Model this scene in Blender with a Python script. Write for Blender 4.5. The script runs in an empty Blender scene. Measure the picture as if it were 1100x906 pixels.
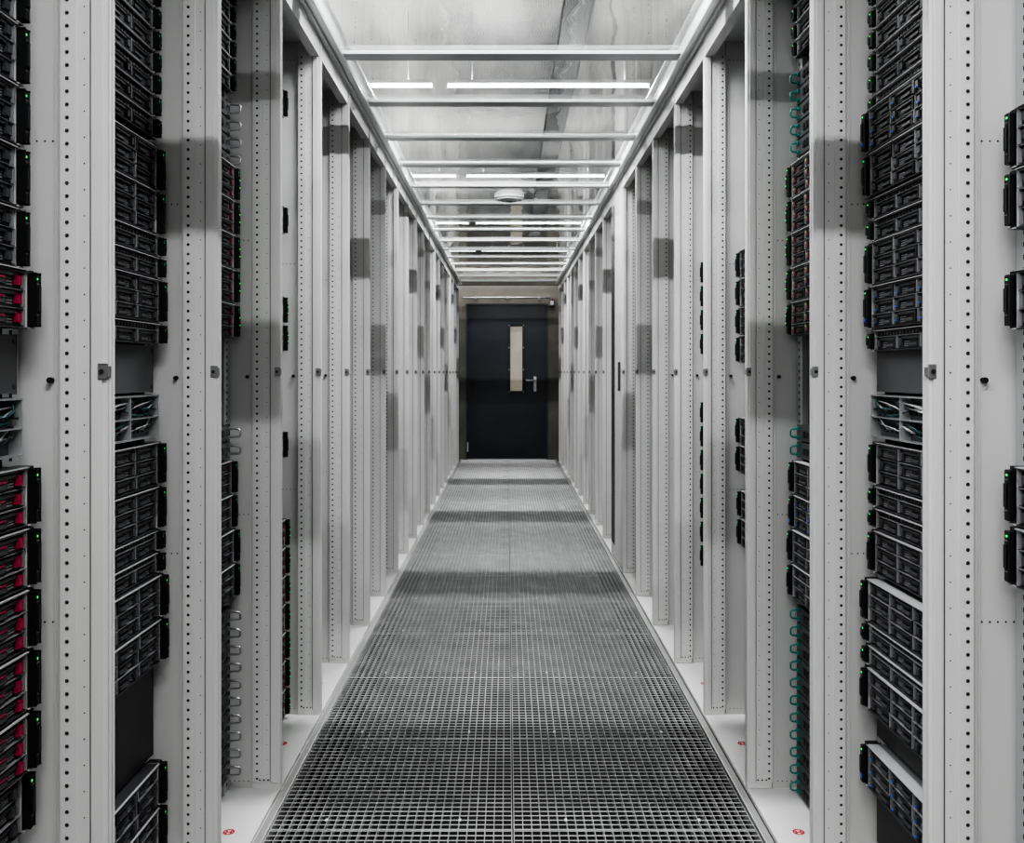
import bpy, bmesh, math, random
from mathutils import Matrix, Vector
random.seed(7)
scene=bpy.context.scene
COL=scene.collection
F=1090.0; CAMZ=1.104; VPX=545.0; VPY=400.0
LAMP_W=47.0; UP_W=3.6
try: scene.view_settings.look='AgX - High Contrast'
except Exception: pass

# ---------------------------------------------------------------- materials
def mat(name,col,rough=0.5,metal=0.0,noise=0.0,nscale=8.0,emit=None,estr=0.0,bump=0.0,stretch=None,spec=0.5):
    m=bpy.data.materials.new(name); m.use_nodes=True
    nt=m.node_tree; b=nt.nodes['Principled BSDF']
    b.inputs['Base Color'].default_value=(*col,1)
    b.inputs['Roughness'].default_value=rough
    b.inputs['Metallic'].default_value=metal
    b.inputs['Specular IOR Level'].default_value=spec
    if emit:
        b.inputs['Emission Color'].default_value=(*emit,1)
        b.inputs['Emission Strength'].default_value=estr
    if noise>0 or bump>0:
        tc=nt.nodes.new('ShaderNodeTexCoord'); n=nt.nodes.new('ShaderNodeTexNoise')
        n.inputs['Scale'].default_value=nscale; n.inputs['Detail'].default_value=5
        if stretch:
            mp=nt.nodes.new('ShaderNodeMapping'); mp.inputs['Scale'].default_value=stretch
            nt.links.new(tc.outputs['Object'],mp.inputs['Vector']); nt.links.new(mp.outputs['Vector'],n.inputs['Vector'])
        else: nt.links.new(tc.outputs['Object'],n.inputs['Vector'])
        if noise>0:
            r=nt.nodes.new('ShaderNodeValToRGB')
            r.color_ramp.elements[0].position=0.3; r.color_ramp.elements[1].position=0.7
            r.color_ramp.elements[0].color=(*[c*(1-noise) for c in col],1)
            r.color_ramp.elements[1].color=(*[min(1,c*(1+noise)) for c in col],1)
            nt.links.new(n.outputs['Fac'],r.inputs['Fac']); nt.links.new(r.outputs['Color'],b.inputs['Base Color'])
        if bump>0:
            bp=nt.nodes.new('ShaderNodeBump'); bp.inputs['Strength'].default_value=bump; bp.inputs['Distance'].default_value=0.01
            nt.links.new(n.outputs['Fac'],bp.inputs['Height']); nt.links.new(bp.outputs['Normal'],b.inputs['Normal'])
    return m
M={}
M['white']=mat('rack_paint',(0.63,0.63,0.62),0.38,0,0.03,3)
M['panel']=mat('panel_paint',(0.54,0.54,0.53),0.42,0,0.03,3)
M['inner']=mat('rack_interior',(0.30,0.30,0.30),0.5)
M['base']=mat('base_paint',(0.72,0.72,0.71),0.4,0,0.04,5)
M['hole']=mat('hole_dark',(0.02,0.02,0.02),0.8)
M['rail']=mat('zinc_rail',(0.55,0.56,0.57),0.35,0.7)
M['steel']=mat('galvanised',(0.70,0.71,0.72),0.3,0.7,0.08,30)
M['loop']=mat('loop_steel',(0.42,0.42,0.43),0.3,0.85)
M['latch']=mat('latch_metal',(0.30,0.30,0.30),0.4,0.7)
M['chassis']=mat('chassis_metal',(0.42,0.43,0.44),0.4,0.6,0.05,20)
M['black']=mat('black_plastic',(0.009,0.009,0.010),0.42)
M['dgrey']=mat('dark_plastic',(0.020,0.020,0.023),0.42)
M['mgrey']=mat('mid_plastic',(0.055,0.055,0.06),0.42)
M['lgrey']=mat('light_plastic',(0.5,0.5,0.51),0.35)
M['edge']=mat('bay_edge',(0.25,0.25,0.26),0.35)
M['red']=mat('red_plastic',(0.34,0.006,0.055),0.4)
M['maroon']=mat('maroon_plastic',(0.16,0.035,0.05),0.4)
M['teal']=mat('teal_paint',(0.03,0.24,0.20),0.35)
M['blue']=mat('blue_label',(0.04,0.14,0.65),0.4,emit=(0.05,0.2,1.0),estr=0.12)
M['green']=mat('green_led',(0.0,0.4,0.08),0.4,emit=(0.02,1.0,0.2),estr=1.0)
M['blank']=mat('blank_panel',(0.10,0.10,0.105),0.5,0.2,0.1,6)
M['grate']=mat('grating_zinc',(0.41,0.412,0.41),0.45,0.2,0.25,9)
M['trimm']=mat('trim_alu',(0.42,0.42,0.41),0.4,0.5)
M['floor']=mat('sub_floor',(0.012,0.012,0.012),0.8,0,0.3,3)
M['conc']=mat('concrete',(0.14,0.130,0.110),0.85,0,0.2,4,bump=0.2)
M['wall']=mat('room_wall',(0.25,0.25,0.24),0.8,0,0.08,2)
M['ceil']=mat('room_ceiling',(0.46,0.455,0.44),0.7,0,0.45,1.4,stretch=(3,0.6,1))
M['alu']=mat('alu_beam',(0.66,0.67,0.68),0.3,0.3)
M['fascia']=mat('fascia_white',(0.92,0.93,0.93),0.2)
M['tray']=mat('tray_dark',(0.12,0.12,0.12),0.6,0.2)
M['lamp']=mat('tube_emit',(1,1,1),0.5,emit=(0.95,0.98,1.0),estr=12)
M['housing']=mat('lamp_housing',(0.8,0.8,0.8),0.4)
M['door']=mat('door_navy',(0.024,0.029,0.040),0.25,0.0,0.15,3,spec=0.5)
M['dframe']=mat('door_frame_dark',(0.04,0.04,0.042),0.4)
M['pane']=mat('glowing_wired_pane',(0.42,0.39,0.32),0.3,0,0.12,6,emit=(0.8,0.72,0.6),estr=0.15)  # beige colour and weak emission imitate light from the room beyond
M['redmark']=mat('red_sticker',(0.55,0.02,0.04),0.5)
M['cable']=mat('cable_grey',(0.3,0.32,0.35),0.5)
M['tealcable']=mat('cable_teal',(0.02,0.12,0.13),0.5)
def glass():
    m=bpy.data.materials.new('roof_glazing'); m.use_nodes=True; nt=m.node_tree; nt.nodes.clear()
    o=nt.nodes.new('ShaderNodeOutputMaterial'); mx=nt.nodes.new('ShaderNodeMixShader')
    t=nt.nodes.new('ShaderNodeBsdfTransparent'); t.inputs['Color'].default_value=(0.94,0.955,0.95,1)
    g=nt.nodes.new('ShaderNodeBsdfGlossy'); g.inputs['Roughness'].default_value=0.01
    tc=nt.nodes.new('ShaderNodeTexCoord'); n=nt.nodes.new('ShaderNodeTexNoise'); n.inputs['Scale'].default_value=4.0; n.inputs['Detail'].default_value=1.5
    bp=nt.nodes.new('ShaderNodeBump'); bp.inputs['Strength'].default_value=0.3; bp.inputs['Distance'].default_value=0.01
    nt.links.new(tc.outputs['Object'],n.inputs['Vector']); nt.links.new(n.outputs['Fac'],bp.inputs['Height']); nt.links.new(bp.outputs['Normal'],g.inputs['Normal'])
    lw=nt.nodes.new('ShaderNodeLayerWeight'); lw.inputs['Blend'].default_value=0.5
    p=nt.nodes.new('ShaderNodeMath'); p.operation='POWER'; p.inputs[1].default_value=3
    a=nt.nodes.new('ShaderNodeMath'); a.operation='MULTIPLY_ADD'; a.inputs[1].default_value=0.8; a.inputs[2].default_value=0.17
    nt.links.new(lw.outputs['Facing'],p.inputs[0]); nt.links.new(p.outputs[0],a.inputs[0])
    nt.links.new(a.outputs[0],mx.inputs[0]); nt.links.new(t.outputs[0],mx.inputs[1]); nt.links.new(g.outputs[0],mx.inputs[2])
    nt.links.new(mx.outputs[0],o.inputs[0]); return m
M['glass']=glass()

# ---------------------------------------------------------------- builder
class B:
    def __init__(s,sg=1): s.bm=bmesh.new(); s.sg=sg; s.mats=[]
    def mi(s,k):
        if k not in s.mats: s.mats.append(k)
        return s.mats.index(k)
    def box(s,a0,a1,b0,b1,c0,c1,m,bev=0):
        r=bmesh.ops.create_cube(s.bm,size=1)
        vs=r['verts']
        for v in vs:
            v.co=Vector(((a0+(v.co.x+.5)*(a1-a0))*s.sg, b0+(v.co.y+.5)*(b1-b0), c0+(v.co.z+.5)*(c1-c0)))
        i=s.mi(m)
        fs=set(f for v in vs for f in v.link_faces)
        for f in fs: f.material_index=i
        if bev>0:
            es=list(set(e for v in vs for e in v.link_edges))
            rr=bmesh.ops.bevel(s.bm,geom=es,offset=bev,segments=2,affect='EDGES',profile=0.5)
            for f in rr['faces']: f.material_index=i
    def ridge(s,p0,p1,hw,h,m):
        i=s.mi(m); p0=Vector(p0); p1=Vector(p1); d=(p1-p0).normalized(); n=Vector((-d.y,d.x,0))*hw; dn=Vector((0,0,-h))
        v=[s.bm.verts.new(q) for q in (p0,p0+n+dn,p0-n+dn,p1,p1+n+dn,p1-n+dn)]
        for f in ((0,1,4,3),(0,3,5,2),(1,2,5,4),(0,2,1),(3,4,5)):
            s.bm.faces.new([v[q] for q in f]).material_index=i
    def disc(s,c,ax,r,m,n=8,th=0.0):
        i=s.mi(m)
        def P(t,o):
            a=r*math.cos(t); b=r*math.sin(t)
            if ax=='y': p=(c[0]+a,c[1]+o,c[2]+b)
            elif ax=='x': p=(c[0]+o,c[1]+a,c[2]+b)
            else: p=(c[0]+a,c[1]+b,c[2]+o)
            return (p[0]*s.sg,p[1],p[2])
        A=[s.bm.verts.new(P(2*math.pi*k/n,0)) for k in range(n)]
        f=s.bm.faces.new(A); f.material_index=i
        if th:
            C=[s.bm.verts.new(P(2*math.pi*k/n,th)) for k in range(n)]
            f=s.bm.faces.new(C); f.material_index=i
            for k in range(n):
                f=s.bm.faces.new((A[k],A[(k+1)%n],C[(k+1)%n],C[k])); f.material_index=i
    def tube(s,pts,r,m,n=6):
        i=s.mi(m); rings=[]
        P=[Vector((p[0]*s.sg,p[1],p[2])) for p in pts]
        for k,p in enumerate(P):
            d=(P[min(k+1,len(P)-1)]-P[max(k-1,0)]).normalized()
            up=Vector((0,1,0.01)) if abs(d.y)<0.9 else Vector((1,0,0))
            a=d.cross(up).normalized(); b=d.cross(a).normalized()
            rings.append([s.bm.verts.new(p+r*(a*math.cos(2*math.pi*q/n)+b*math.sin(2*math.pi*q/n))) for q in range(n)])
        for k in range(len(rings)-1):
            for q in range(n):
                f=s.bm.faces.new((rings[k][q],rings[k][(q+1)%n],rings[k+1][(q+1)%n],rings[k+1][q])); f.material_index=i; f.smooth=True
        for R in (rings[0],rings[-1]):
            f=s.bm.faces.new(R); f.material_index=i
    def mesh(s,name):
        bmesh.ops.recalc_face_normals(s.bm,faces=s.bm.faces)
        me=bpy.data.meshes.new(name); s.bm.to_mesh(me); s.bm.free()
        for k in s.mats: me.materials.append(M[k])
        return me
def ob(name,me,loc=(0,0,0),parent=None,**props):
    o=bpy.data.objects.new(name,me); o.location=loc
    COL.objects.link(o)
    if parent: o.parent=parent
    for k,v in props.items(): o[k]=v
    return o

# ---------------------------------------------------------------- room shell
XL=0.598; XR=0.628; RH=2.16
GL=-0.574; GR=0.604; GC=0.012
Y0=-2.5; YE=12.80; RX=2.6; CZ=3.0
b=B(); # floor: raised side slabs and sunken plenum
b.box(-RX,GL-0.020,Y0,YE,-0.30,0.0,'floor'); b.box(GR+0.020,RX,Y0,YE,-0.30,0.0,'floor')
b.box(-RX,RX,Y0,YE,-0.36,-0.30,'floor')
b.box(GL-0.020,GR+0.02,Y0,0.0,-0.30,0.0,'floor')
ob('floor',b.mesh('floor'),kind='structure',label='raised grey floor with a sunken plenum under the grating')
b=B(); b.box(-RX,RX,Y0,YE+0.2,CZ,CZ+0.1,'ceil'); ob('ceiling',b.mesh('ceiling'),kind='structure',label='grey room ceiling above the glazed aisle roof')
b=B(); b.box(-RX-0.1,-RX,Y0,YE+0.2,-0.36,CZ,'wall'); ob('wall_left',b.mesh('wall_left'),kind='structure')
b=B(); b.box(RX,RX+0.1,Y0,YE+0.2,-0.36,CZ,'wall'); ob('wall_right',b.mesh('wall_right'),kind='structure')
b=B(); b.box(-RX,RX,Y0-0.1,Y0,-0.36,CZ,'wall'); ob('wall_rear',b.mesh('wall_rear'),kind='structure')
DX0=-0.503; DX1=0.493; DZ=1.955; FW=0.018
b=B()
b.box(-RX,DX0-FW,YE,YE+0.2,-0.36,CZ,'conc'); b.box(DX1+FW,RX,YE,YE+0.2,-0.36,CZ,'conc')
b.box(DX0-FW,DX1+FW,YE,YE+0.2,DZ+FW,CZ,'conc'); b.box(DX0-FW,DX1+FW,YE,YE+0.2,-0.36,-0.012,'conc')
ob('wall_end',b.mesh('wall_end'),kind='structure',label='bare brownish-grey concrete wall around the dark door')
for nm,x0,x1 in (('trim_1',GL-0.020,GL),('trim_2',GR,GR+0.020)):
    b=B(); b.box(x0,x1,0.0,YE,-0.04,0.006,'trimm',0.002); ob(nm,b.mesh(nm),kind='structure',label='metal edge angle beside the floor grating')

# ---------------------------------------------------------------- door
dr=ob('door_1',None,((DX0+DX1)/2,YE+0.03,0),kind='structure',label='dark navy steel door with narrow glazed slit and lever handle')
cx=(DX0+DX1)/2
b=B(); w0=DX0-cx; w1=DX1-cx; wx0=0.030-cx; wx1=0.196-cx; wz0=0.86; wz1=1.69
b.box(w0,wx0,0,0.05,0.01,DZ,'door'); b.box(wx1,w1,0,0.05,0.01,DZ,'door')
b.box(wx0,wx1,0,0.05,0.01,wz0,'door'); b.box(wx0,wx1,0,0.05,wz1,DZ,'door')
ob('door_leaf',b.mesh('door_leaf'),(0,0,0),dr)
b=B()
b.box(w0-FW,w0,-0.035,0.06,0,DZ+FW,'dframe'); b.box(w1,w1+FW,-0.035,0.06,0,DZ+FW,'dframe'); b.box(w0,w1,-0.035,0.06,DZ,DZ+FW,'dframe')
b.box(w0-0.006,w0+0.012,-0.045,-0.03,0.1,0.22,'steel')
ob('door_frame',b.mesh('door_frame'),(0,0,0),dr)
wn=ob('door_window',None,((wx0+wx1)/2,-0.005,0),dr)
hw=(wx1-wx0)/2
b=B(); t=0.018
b.box(-hw-t,-hw+0.006,-0.008,0.012,wz0-t,wz1+t,'black'); b.box(hw-0.006,hw+t,-0.008,0.012,wz0-t,wz1+t,'black')
b.box(-hw+0.006,hw-0.006,-0.008,0.012,wz0-t,wz0+0.006,'black'); b.box(-hw+0.006,hw-0.006,-0.008,0.012,wz1-0.006,wz1+t,'black')
for zz in (wz0-0.006,(wz0+wz1)/2-0.14,(wz0+wz1)/2+0.14,wz1+0.006):
    for xx in (-hw-0.009,hw+0.009): b.disc((xx,-0.012,zz),'y',0.008,'lgrey',8,0.004)
ob('window_frame',b.mesh('window_frame'),(0,0,0),wn)
b=B(); b.box(-hw+0.004,hw-0.004,0.014,0.02,wz0,wz1,'pane'); ob('window_pane',b.mesh('window_pane'),(0,0,0),wn,label='opaque pane with light from behind painted as a warm glow')
b=B(); hx=0.35-cx
b.box(hx-0.018,hx+0.018,-0.008,0.0,0.86,1.05,'steel',0.003)
b.tube([(hx,-0.005,1.0),(hx,-0.05,1.0),(hx-0.02,-0.055,1.0),(hx-0.12,-0.055,1.0)],0.011,'steel',8)
b.disc((hx,-0.016,0.90),'y',0.011,'rail',10,0.008)
ob('door_handle',b.mesh('door_handle'),(0,0,0),dr,label='brushed steel lever handle on a backplate')

b=B(); b.tube([(-0.56,0,0),(0.54,0,0)],0.011,'rail',8); 
for xx in (-0.4,0.0,0.4): b.box(xx-0.012,xx+0.012,-0.014,0.05,-0.015,0.015,'rail')
ob('conduit_pipe',b.mesh('conduit_pipe'),(0,YE-0.05,2.04),label='thin metal conduit clipped to the concrete above the door',category='pipe')
b=B(); b.box(-0.03,0.03,-0.06,0,-0.05,0.05,'mgrey',0.004); b.box(-0.02,0.02,-0.068,-0.06,-0.03,0.02,'lgrey'); b.disc((0,-0.07,0.035),'y',0.006,'red',8,0.01)
ob('door_contact_box',b.mesh('door_contact_box'),(0.56,YE,1.98),label='small grey switch box mounted beside the door frame',category='switch box')

# ---------------------------------------------------------------- grating
PL=0.612
def grate(w):
    b=B(); n=int(round(w/0.0215))
    for i in range(n+1):
        x=-w/2+0.0022+(w-0.0044)*i/n
        b.box(x-0.0007,x+0.0007,0.001,PL-0.001,-0.020,-0.0012,'grate')
        b.ridge((x,0.001,0.0),(x,PL-0.001,0.0),0.0013,0.0013,'grate')
    m=24
    for j in range(m+1):
        y=0.004+(PL-0.008)*j/m
        b.ridge((-w/2+0.001,y,-0.0003),(w/2-0.001,y,-0.0003),0.0015,0.0016,'grate')
    for (x,y) in ((-w/2+0.13,0.05),(w/2-0.13,0.05)):
        b.box(x-0.003,x+0.003,y-0.006,y+0.006,0.0,0.002,'base')
    return b.mesh('grating')
gw=(GR-GL)/2-0.001
gm=grate(gw)
k=0
while k*PL<YE-0.1:
    y=k*PL
    for c in ((GL+GC)/2-0.0,(GC+GR)/2):
        ob('floor_grating',gm,(c,y,0.0),label='galvanised steel mesh grating panel set in the aisle floor',category='floor grating',group='steel grating panels along the aisle')
    k+=1

# ---------------------------------------------------------------- racks
P=0.573; W0=1.512; T=0.026
U0=0.105   # recess of the equipment fronts
def Wk(k): return W0+P*k
OP=P-T
H_=T/2-0.0015
def rackmeshes(sg):
    D=1.0; d={}
    def post(y0,y1,front):
        b=B(sg)
        b.box(0,0.066,y0,y1,0.012,RH,'white',0.003)
        if front:
            b.box(0.006,0.020,y0-0.003,y0,0.03,RH-0.03,'white',0.0012)
            b.box(0.044,0.0665,y0-0.0025,y0,0.03,RH-0.03,'white',0.0010)
            n=int((RH-0.06)/0.0195)
            for i in range(n):
                b.disc((0.057,y0-0.0031,0.04+i*0.0195),'y',0.0032,'hole',6)
            for i in range(0,n,2):
                b.disc((0.032,y0-0.0006,0.05+i*0.0195),'y',0.0013,'hole',5)
            for i in range(3): b.disc((0.028+i*0.011,y0-0.0028,0.036),'y',0.0025,'hole',6)
            b.box(0.0225,0.0240,y0-0.0006,y0,0.03,RH-0.03,'mgrey')
        return b.mesh('post')
    d['pf']=post(OP,OP+H_,True); d['pn']=post(-H_,0,False)
    b=B(sg)
    b.box(0.069,D,OP+0.007,OP+H_,0.012,RH,'panel')
    for zz in (0.03,0.73,1.45,2.1):
        for i in range(9): b.disc((0.082+i*0.012,OP+0.0064,zz),'y',0.0017,'hole',6)
    b.box(0.076,0.078,OP+0.004,OP+0.007,0.05,RH-0.05,'panel')
    d['sf']=b.mesh('side_panel')
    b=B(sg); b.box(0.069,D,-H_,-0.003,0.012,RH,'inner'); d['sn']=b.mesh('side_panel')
    b=B(sg); b.box(0,D,-H_,OP+H_,0,0.0118,'base',0.002)
    b.box(0.0,0.11,0.02,OP-0.02,0.0118,0.0135,'base')
    d['base']=b.mesh('base_plate')
    b=B(sg); b.box(0.0,D,-H_,OP+H_,RH+0.0005,RH+0.011,'white'); b.box(0.0,0.03,0.001,OP-0.001,RH-0.05,RH,'white'); d['top']=b.mesh('top_cover')
    b=B(sg); b.box(D-0.01,D,-0.0,OP,0.0125,RH,'dgrey'); d['rear']=b.mesh('rear_panel')
    def rail(y0,y1):
        b=B(sg); b.box(U0+0.025,U0+0.040,y0,y1,0.014,RH-0.052,'rail')
        for i in range(110):
            yy=(y0+y1)/2; zz=0.03+i*0.0185
            b.box(U0+0.0244,U0+0.0252,yy-0.0035,yy+0.0035,zz,zz+0.007,'hole')
        return b.mesh('rail')
    d['r0']=rail(0.001,0.050); d['r1']=rail(OP-0.050,OP-0.001)
    b=B(sg)
    b.box(-0.002,0.010,OP-0.004,OP,1.094,1.116,'latch',0.001); b.box(-0.003,0.001,OP-0.003,OP+0.010,1.098,1.112,'latch',0.001)
    b.disc((0.005,OP-0.006,1.105),'y',0.0035,'dgrey',8,0.002)
    d['latch']=b.mesh('latch')
    b=B(sg); b.disc((0.084,OP-0.002,1.092),'y',0.0044,'black',12,0.009); b.disc((0.084,OP-0.0025,1.092),'y',0.0025,'dgrey',8,0.001); d['knob']=b.mesh('knob')
    b=B(sg); i=b.mi('redmark'); cx0,cy0,z=0.062,OP*0.5+0.02,0.0141
    N=20; ra,rb=0.014,0.0095
    for q in range(N):
        t0=2*math.pi*q/N; t1=2*math.pi*(q+1)/N
        vs=[b.bm.verts.new(((cx0+r*math.cos(t))*sg,cy0+1.1*r*math.sin(t),z)) for r,t in ((rb,t0),(ra,t0),(ra,t1),(rb,t1))]
        b.bm.faces.new(vs).material_index=i
    b.box(cx0-0.0075,cx0-0.0035,cy0-0.007,cy0+0.007,0.0136,0.0141,'redmark')
    b.box(cx0+0.0035,cx0+0.0075,cy0-0.007,cy0+0.007,0.0136,0.0141,'redmark')
    b.box(cx0-0.0035,cx0+0.0035,cy0-0.002,cy0+0.002,0.0136,0.0141,'redmark')
    d['mark']=b.mesh('mark')
    b=B(sg); b.box(-0.004,0.010,0.004,OP-0.004,0.03,RH-0.03,'white',0.003)
    b.box(-0.006,-0.004,OP-0.20,OP-0.03,0.10,RH-0.08,'black',0.0008)
    for i in range(40):
        z=0.12+i*0.047; b.box(-0.0072,-0.006,OP-0.19,OP-0.05,z,z+0.02,'dgrey')
    b.box(-0.018,-0.006,0.04,0.06,1.0,1.16,'mgrey',0.003)
    d['door']=b.mesh('rack_door')
    return d
RM={-1:rackmeshes(-1),1:rackmeshes(1)}
def rack(k,sg):
    X=XL if sg<0 else XR
    y0=Wk(k-1)+T
    filled={0:'packed with black servers',1:'with servers and blanking plates',2:'with servers and handled trays',3:'holding a few black servers',4:'mostly empty'}
    lab='light grey perforated steel rack, '+filled.get(k,'empty beside the floor grating')
    if k==8 and sg>0: lab='grey server rack closed by a door with black slatted grille'
    r=ob('server_rack',None,(sg*X,y0,0),label=lab,category='server rack',group='server racks lining the aisle')
    m=RM[sg]
    for key,nm in (('pf','perforated_post'),('pn','perforated_post'),('sf','side_panel'),('sn','side_panel'),('base','base_plate'),('top','top_cover'),('rear','rear_panel')):
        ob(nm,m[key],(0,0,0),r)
    if k<=6:
        ob('mounting_rail',m['r0'],(0,0,0),r); ob('mounting_rail',m['r1'],(0,0,0),r)
    ob('latch',m['latch'],(0,0,0),r,label='small metal joining latch')
    ob('fastener_knob',m['knob'],(0,0,0),r,label='round black fastener')
    if k>=1: ob('floor_mark',m['mark'],(0,0,0),r,label='small round red sticker')
    if k==8 and sg>0: ob('rack_door',m['door'],(0,0,0),r)
    return r
RK={}
for k in range(0,20):
    for sg in (-1,1): RK[(k,sg)]=rack(k,sg)

# ---------------------------------------------------------------- servers
SW=0.483
VOFF=(OP-SW)/2
def caddy(sg,kind,w=0.1085,h=0.0252):
    acc={'std':'mgrey','red':'mgrey','maroon':'maroon','blue':'mgrey'}[kind]
    b=B(sg)
    b.box(0.004,0.020,0.001,w-0.001,0.0,h,'black')
    b.box(-0.001,0.004,0.001,0.005,0.001,h-0.001,'dgrey'); b.box(-0.001,0.004,w-0.004,w-0.001,0.001,h-0.001,'edge')
    b.box(-0.001,0.003,0.007,w-0.030,h*0.66,h-0.004,'dgrey',0.0006)
    b.box(-0.002,0.003,0.010,w*0.45,0.004,h*0.38,acc if kind!='maroon' else 'dgrey',0.0006)
    b.box(-0.003,0.002,w-0.028,w-0.016,0.005,h-0.007,acc if kind!='red' else 'red',0.0008)
    if kind=='red': b.box(-0.0012,0.0,0.012,w*0.45,h*0.46,h*0.58,'red')
    b.box(-0.001,0.005,0.0,w,h-0.0009,h,'edge')
    for q in range(7):
        for zz in (0.0035,0.0075,0.0115): b.box(0.002,0.005,w*0.48+q*0.0038,w*0.48+q*0.0038+0.0014,zz,zz+0.002,'edge')
    if kind=='maroon': b.box(-0.0015,0.0,w-0.0105,w-0.0080,h*0.6,h*0.6+0.0025,'green')
    if kind=='blue': b.box(-0.0045,-0.003,w-0.023,w-0.018,0.006,0.009,'blue')
    return b.mesh('caddy')
def ear(sg,H,kind):
    b=B(sg)
    b.box(0.0,0.0245,0.0,0.0185,0.001,H-0.001,'black')
    b.box(-0.010,0.0,0.003,0.0165,0.006,H-0.006,'black',0.002)
    b.box(-0.013,-0.010,0.006,0.013,H*0.30,H*0.70,'dgrey',0.001)
    b.box(-0.0116,-0.0098,0.005,0.0085,H-0.015,H-0.0122,'green')
    if kind=='maroon':
        for q in (0.38,0.60): b.box(-0.0146,-0.0128,0.0055,0.0095,H*q-0.0014,H*q+0.0014,'green')
    for q in (0.24,0.76): b.box(-0.0108,-0.0098,0.005,0.014,H*q,H*q+0.001,'edge')
    b.box(-0.0025,0.0,0.0,0.0185,0.0008,0.0026,'lgrey')
    if kind=='blue': b.box(-0.0112,-0.0098,0.006,0.015,0.016,0.021,'blue')
    return b.mesh('ear')
def chassis(sg,H):
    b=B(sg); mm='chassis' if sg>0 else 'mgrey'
    b.box(0.021,0.62,0.021,SW-0.021,0.001,H-0.001,mm)
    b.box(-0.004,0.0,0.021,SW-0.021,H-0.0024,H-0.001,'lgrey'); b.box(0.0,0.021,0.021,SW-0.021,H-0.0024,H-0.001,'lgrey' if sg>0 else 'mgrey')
    b.box(-0.001,0.021,0.021,SW-0.021,0.001,0.0026,'mgrey')
    b.box(0.0,0.021,0.0195,0.021,0.001,H-0.001,'lgrey'); b.box(0.0,0.021,SW-0.021,SW-0.0195,0.001,H-0.001,'lgrey')
    return b.mesh('chassis')
H2=0.0865; H1=0.0425
cache={}
def get(key,fn):
    if key not in cache: cache[key]=fn()
    return cache[key]
def vent(sg):
    b=B(sg); b.box(0.006,0.021,0.0,0.439,0.0,0.0095,'black')
    for q in range(28): b.box(0.003,0.007,0.004+q*0.0155,0.014+q*0.0155,0.002,0.007,'dgrey' if q%4 else 'mgrey')
    return b.mesh('vent')
rj=random.Random(11)
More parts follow.
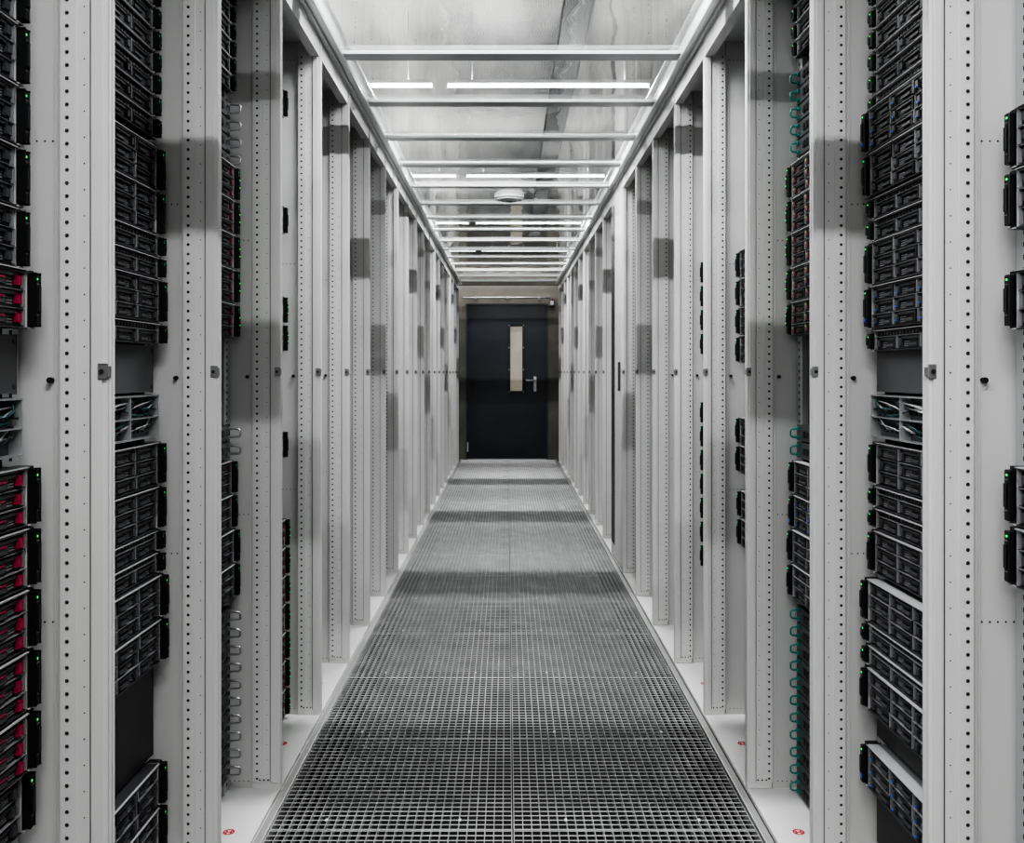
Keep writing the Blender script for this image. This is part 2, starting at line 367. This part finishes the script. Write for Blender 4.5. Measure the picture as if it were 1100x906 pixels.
def srv(typ,k,sg,z,du=0.0):
    X=XL if sg<0 else XR
    y=Wk(k-1)+T+VOFF; pos=(sg*(X+U0-du),y,z)
    if typ in('std','red','maroon','blue'):
        labs={'std':'black two-unit rack server with drive bays and green lights','red':'black rack server with magenta-red drive latches','maroon':'black storage server with reddish drive latches and green lights','blue':'black storage server with blue tabs on its drive bays'}
        o=ob('rack_server',None,pos,label=labs[typ],category='server',group='rack-mounted servers')
        ob('chassis',get(('c2',sg),lambda:chassis(sg,H2)),(0,0,0),o)
        e=get(('e2',sg,typ),lambda:ear(sg,H2,typ))
        ob('mounting_ear',e,(0,0,0),o); ob('mounting_ear',e,(0,SW-0.0185,0),o)
        cm=get(('cad',sg,typ),lambda:caddy(sg,typ))
        for i in range(4):
            for j in range(3):
                ob('drive_bay',cm,(sg*rj.choice((0,0,0,0.002,-0.001)),0.0225+i*0.1095,0.004+j*0.0265),o)
    elif typ=='slim':
        o=ob('slim_rack_server',None,pos,label='thin black one-unit rack server with four drive bays',category='server',group='slim rack-mounted servers')
        ob('chassis',get(('c1',sg),lambda:chassis(sg,H1)),(0,0,0),o)
        e=get(('e1',sg),lambda:ear(sg,H1,'std')); ob('mounting_ear',e,(0,0,0),o); ob('mounting_ear',e,(0,SW-0.0185,0),o)
        cm=get(('cad',sg,'std'),lambda:caddy(sg,'std'))
        for i in range(4): ob('drive_bay',cm,(0,0.0225+i*0.1095,0.0035),o)
        ob('vent_strip',get(('v',sg),lambda:vent(sg)),(0,0.022,0.0295),o)
    elif typ in('hchrome','hteal'):
        hm='loop' if typ=='hchrome' else 'teal'
        o=ob('handled_tray',None,pos,label='dark one-unit patch tray with '+('chrome' if typ=='hchrome' else 'teal')+' loop handles',category='network tray',group='trays with loop handles')
        def body():
            b=B(sg); b.box(0.0245,0.45,0.021,SW-0.021,0.001,H1-0.001,'dgrey'); b.box(0.016,0.0245,0.0,SW,0.001,H1-0.001,'mgrey',0.001)
            for q in range(16): b.box(0.012,0.016,0.06+q*0.023,0.076+q*0.023,0.012,0.028,'black')
            return b.mesh('tray_body')
        ob('tray_body',get(('tb',sg),body),(0,0,0),o)
        def loop():
            b=B(sg)
            z0,z1=0.010,0.032
            e=-0.018 if hm=='loop' else -0.006
            pts=[(0.016,0,z0),(0.008,0,z0),(e+0.004,0,z0+0.001),(e,0,z0+0.005),(e,0,z1-0.005),(e+0.004,0,z1-0.001),(0.008,0,z1),(0.016,0,z1)]
            b.tube(pts,0.0025,hm,6); b.box(0.010,0.016,-0.006,0.006,0.005,0.0135,hm); b.box(0.010,0.016,-0.006,0.006,0.0285,0.037,hm)
            return b.mesh('handle')
        hmse=get(('h',sg,hm),loop)
        ob('handle',hmse,(0,0.022,0),o); ob('handle',hmse,(0,SW-0.022,0),o)
    elif typ=='silver':
        o=ob('cabled_switch',None,pos,label='silver network switch with bundled cables across its front',category='network switch',group='cabled network switches')
        def body():
            b=B(sg); b.box(0.0245,0.45,0.021,SW-0.021,0.001,H2-0.001,'chassis'); b.box(0.018,0.0245,0.0,SW,0.001,H2-0.001,'mgrey')
            for rr in (0.012,0.05):
                for q in range(18): b.box(0.015,0.018,0.03+q*0.0235,0.046+q*0.0235,rr,rr+0.014,'black')
            for zz in (0.001,0.040,H2-0.004): b.box(-0.002,0.018,0.012,SW-0.012,zz,zz+0.002,'chassis')
            for vv in (0.012,0.17,0.32,SW-0.014): b.box(-0.002,0.018,vv,vv+0.002,0.001,H2-0.002,'steel')
            return b.mesh('switch_body')
        ob('switch_body',get(('sb',sg),body),(0,0,0),o)
        def cab():
            b=B(sg); rnd=random.Random(3)
            for q in range(34):
                v=0.03+q*0.0128; z0=rnd.choice((0.019,0.057)); e=z0+rnd.uniform(-0.014,0.020)
                v2=min(SW-0.02,v+rnd.uniform(0.05,0.16))
                b.tube([(0.018,v,z0),(0.006,v,z0),(0.003,v+0.015,(z0+e)/2),(0.004,(v+v2)/2,e),(0.008,v2,e+0.004),(0.018,v2,e+0.005)],0.0015,('steel','dgrey','tealcable','black','lgrey')[q%5],5)
            return b.mesh('cables')
        ob('cable_bundle',get(('cb',sg),cab),(0,0,0),o,label='thin grey and dark teal cables')
def ppm(k): return F/(Wk(k)-0.03)
def zof(k,ypx): return CAMZ+(VPY-ypx)/ppm(k)
def HT(typ): return 0.0885 if typ in('std','red','maroon','blue','silver') else 0.0442
def stack(k,sg,yt,yb,typ,du=0.0):
    zt=zof(k,yt); zb=zof(k,yb); zb=max(zb,0.03); zt=min(zt,RH-0.055)
    H=HT(typ); n=max(1,int(round((zt-zb)/H)))
    for i in range(n):
        z=zt-(i+1)*H
        if z<0.016: break
        srv(typ,k,sg,z,du)
def chain(k,sg,yt,items):
    z=min(zof(k,yt),RH-0.055)
    for typ,n,du in items:
        for i in range(n):
            z-=HT(typ)
            if z<0.016: return
            srv(typ,k,sg,z,du)
def blank(k,sg,yt,yb,m='blank'):
    zt=zof(k,yt); zb=max(0.02,zof(k,yb))
    b=B(sg); b.box(U0+0.018,U0+0.0243,0.022,OP-0.022,zb,zt,m,0.001)
    for vv in (0.03,OP-0.03):
        for zz in (zb+0.01,zt-0.01): b.disc((U0+0.0172,vv,zz),'x',0.004,'dgrey',8,0.001)
    ob('blanking_panel',b.mesh('blanking_panel'),(0,0,0),RK[(k,sg)],label='dark grey blanking plate')
L=-1;R=1
chain(0,L,-36,[('std',5,-0.004),('red',1,0.012)]); stack(0,L,425,489,'silver'); chain(0,L,498,[('red',5,0.012),('std',1,0.004)])
blank(0,L,360,423)
stack(1,L,-60,160,'slim',-0.008); chain(1,L,160,[('std',2,0.0),('slim',2,0.002),('std',1,0.004),('slim',1,0.004)]); blank(1,L,372,421); stack(1,L,422,468,'silver'); chain(1,L,473,[('std',2,0.002),('slim',2,0.0),('std',2,0.007)]); blank(1,L,711,812,'black'); stack(1,L,814,906,'std',0.004)
stack(2,L,-10,100,'slim',-0.01); stack(2,L,110,176,'hchrome'); stack(2,L,180,378,'maroon'); stack(2,L,455,490,'hchrome'); chain(2,L,493,[('std',2,-0.006),('std',2,0.0)]); stack(2,L,650,850,'hchrome')
stack(3,L,97,129,'std'); stack(3,L,222,256,'std'); stack(3,L,318,382,'maroon'); stack(3,L,462,492,'std'); stack(3,L,556,775,'maroon',0.006)
stack(4,L,95,125,'slim'); stack(4,L,560,575,'slim'); stack(5,L,200,260,'std')
stack(0,R,118,255,'std'); stack(0,R,290,358,'std'); stack(0,R,498,634,'std')
stack(1,R,-60,118,'slim',-0.006); chain(1,R,120,[('blue',1,0.008),('std',1,0.006),('slim',2,-0.002),('std',1,0.002),('blue',1,0.003),('slim',1,-0.003)]); blank(1,R,372,421); stack(1,R,422,468,'silver'); chain(1,R,473,[('std',1,-0.006),('slim',2,-0.006),('std',1,-0.004)]); chain(1,R,618,[('std',1,0.010),('slim',2,0.008),('std',1,0.010)]); blank(1,R,757,792,'black'); stack(1,R,794,840,'blue',0.010); blank(1,R,845,906,'black')
stack(2,R,78,176,'hteal'); stack(2,R,178,378,'maroon',0.002); stack(2,R,455,490,'hteal'); chain(2,R,493,[('std',1,-0.004),('blue',1,-0.004),('std',2,0.0)]); stack(2,R,648,850,'hteal'); stack(2,R,-10,70,'slim',-0.012)
stack(3,R,270,382,'std',0.004); stack(3,R,447,510,'std',0.004); stack(3,R,525,585,'std')
stack(4,R,280,385,'std',0.006); stack(4,R,430,600,'std',0.006)

# ---------------------------------------------------------------- aisle roof
BZ=2.172
for nm,xa,sg in (('roof_side_rail',-XL,-1),('roof_side_rail',XR,1)):
    b=B(sg)
    b.box(-0.012,0.02,0.0,12.35,0.0,0.010,'fascia',0.002)
    b.box(-0.040,-0.028,0.0,12.35,0.0,0.010,'fascia',0.002)
    b.box(-0.040,-0.012,0.0,12.35,0.008,0.011,'alu')
    b.box(0.0,0.012,0.0,12.35,0.010,0.125,'fascia')
    b.box(-0.02,0.02,0.0,12.35,0.125,0.135,'alu')
    ob(nm,b.mesh(nm),(xa,0,BZ+0.0005),label='white aluminium rail carrying the glazed aisle roof',category='roof rail',group='aisle roof rails')
bw=(XL+XR)-0.002
BD=0.092
b=B(); b.box(-bw/2,bw/2,0,BD,0.004,0.012,'alu',0.002); b.box(-bw/2,bw/2,0,0.006,0.0,0.004,'alu',0.001)
for s in (-1,1):
    a,c=sorted((s*(bw/2-0.05),s*(bw/2-0.012))); b.box(a,c,-0.003,0.0,0.002,0.010,'lgrey')
bmz=b.mesh('roof_beam')
b=B(); i=b.mi('glass')
vs=[b.bm.verts.new(p) for p in ((-bw/2+0.012,0.002,0.002),(bw/2-0.012,0.002,0.002),(bw/2-0.012,0.610,0.002),(-bw/2+0.012,0.610,0.002))]
b.bm.faces.new(vs).material_index=i
gmz=b.mesh('roof_panel')
BP=0.613; cxm=(XR-XL)/2
y=3.44-5*BP
while y<12.3:
    ob('roof_beam',bmz,(cxm,y,BZ+0.0120),label='pale aluminium cross beam of the aisle roof',category='roof beam',group='aisle roof cross beams')
    if y+BP<12.6: ob('roof_glass_panel',gmz,(cxm,y+0.006,BZ+0.0250),label='clear reflective glazing panel between roof beams',category='glass panel',group='aisle roof glazing')
    y+=BP
b=B(); b.box(-0.62,0.64,0,0.06,0,0.08,'conc',0.003); b.box(-0.62,0.64,-0.01,0,0.03,0.05,'tray')
ob('roof_end_beam',b.mesh('roof_end_beam'),(0,12.45,2.172),label='brownish grey beam closing the aisle roof above the door',category='beam')

b=B(); b.disc((0,0,0),'z',0.092,'housing',28,-0.014); b.disc((0,0,-0.014),'z',0.080,'housing',28,-0.012); b.disc((0,0,-0.026),'z',0.05,'lgrey',24,-0.008); b.disc((0,0,-0.034),'z',0.016,'mgrey',16,-0.003)
ob('smoke_detector',b.mesh('smoke_detector'),(0.012,6.30,BZ+0.0270),label='round white smoke detector fixed under the glazed aisle roof',category='smoke detector')
b=B(); b.box(-0.07,0.07,0,12.5,0,0.006,'tray'); b.box(-0.07,-0.066,0,12.5,0,0.05,'tray'); b.box(0.066,0.07,0,12.5,0,0.05,'tray')  # added tray shape, imitates a dark streak of shade seen through the glazing
for q in range(7):
    yy=0.5+q*1.9
    for s in (-1,1): b.tube([(s*0.068,yy,0.03),(s*0.068,yy,0.20)],0.003,'steel',5)
ob('streak_tray',b.mesh('streak_tray'),(0.33,0.1,CZ-0.20),label='added dark tray standing in for a shadow streak below the ceiling',category='streak stand-in')

# lamps
LZ=CAMZ+1.515
LH=0.54
def lampmesh():
    b=B(); b.box(-LH+0.012,LH-0.012,-0.014,0.014,0.0,0.018,'housing',0.003)
    for s in (-1,1): b.box(s*(LH-0.006)-0.006,s*(LH-0.006)+0.006,-0.012,0.012,-0.026,0.018,'housing')
    for s in (-0.4,0.4): b.tube([(s,0,0.018),(s,0,CZ-LZ)],0.0012,'rail',5)
    h=b.mesh('lamp_housing')
    b=B(); b.tube([(-LH+0.012,0,-0.012),(LH-0.012,0,-0.012)],0.009,'lamp',10); t=b.mesh('lamp_tube')
    return h,t
hm,tm=lampmesh()
for n in range(-3,4):
    ry=3.44+3*BP+BD/2+2.452*n
    pw=LAMP_W
    if n==3: ry=12.55; pw=LAMP_W*0.22  # added dim row past the roof end, brightens the door area
    for lx in (-0.920,0.215):
        o=ob('tube_lamp',None,(lx,ry,LZ),label='white fluorescent tube lamp hung above the glazed roof',category='ceiling lamp',group='fluorescent lamps above the aisle')
        ob('lamp_housing',hm,(0,0,0),o); ob('lamp_tube',tm,(0,0,0),o)
        ld=bpy.data.lights.new('tube_light','AREA'); ld.shape='RECTANGLE'; ld.size=1.04; ld.size_y=0.018; ld.energy=pw; ld.color=(0.99,0.99,1.0)
        lo=bpy.data.objects.new('tube_light',ld); lo.location=(0,0,-0.024); COL.objects.link(lo); lo.parent=o
        ld=bpy.data.lights.new('ceiling_fill_light','AREA'); ld.shape='RECTANGLE'; ld.size=1.0; ld.size_y=0.03; ld.energy=UP_W; ld.color=(0.99,0.99,1.0)  # added fill above the housing, brightens the room ceiling
        lo=bpy.data.objects.new('ceiling_fill_light',ld); lo.location=(0,0,0.022); lo.rotation_euler=(math.pi,0,0); COL.objects.link(lo); lo.parent=o

w=bpy.data.worlds.new('w'); scene.world=w; w.use_nodes=True
w.node_tree.nodes['Background'].inputs[0].default_value=(0.5,0.5,0.5,1); w.node_tree.nodes['Background'].inputs[1].default_value=0.3

cd=bpy.data.cameras.new('camera'); cd.sensor_width=36; cd.lens=F/1100*36; cd.clip_start=0.02; cd.clip_end=60
cd.shift_x=(550-VPX)/1100; cd.shift_y=-(453-VPY)/1100
co=bpy.data.objects.new('camera',cd); co.location=(0,0,CAMZ); co.rotation_euler=(math.radians(90),0,0); COL.objects.link(co); scene.camera=co
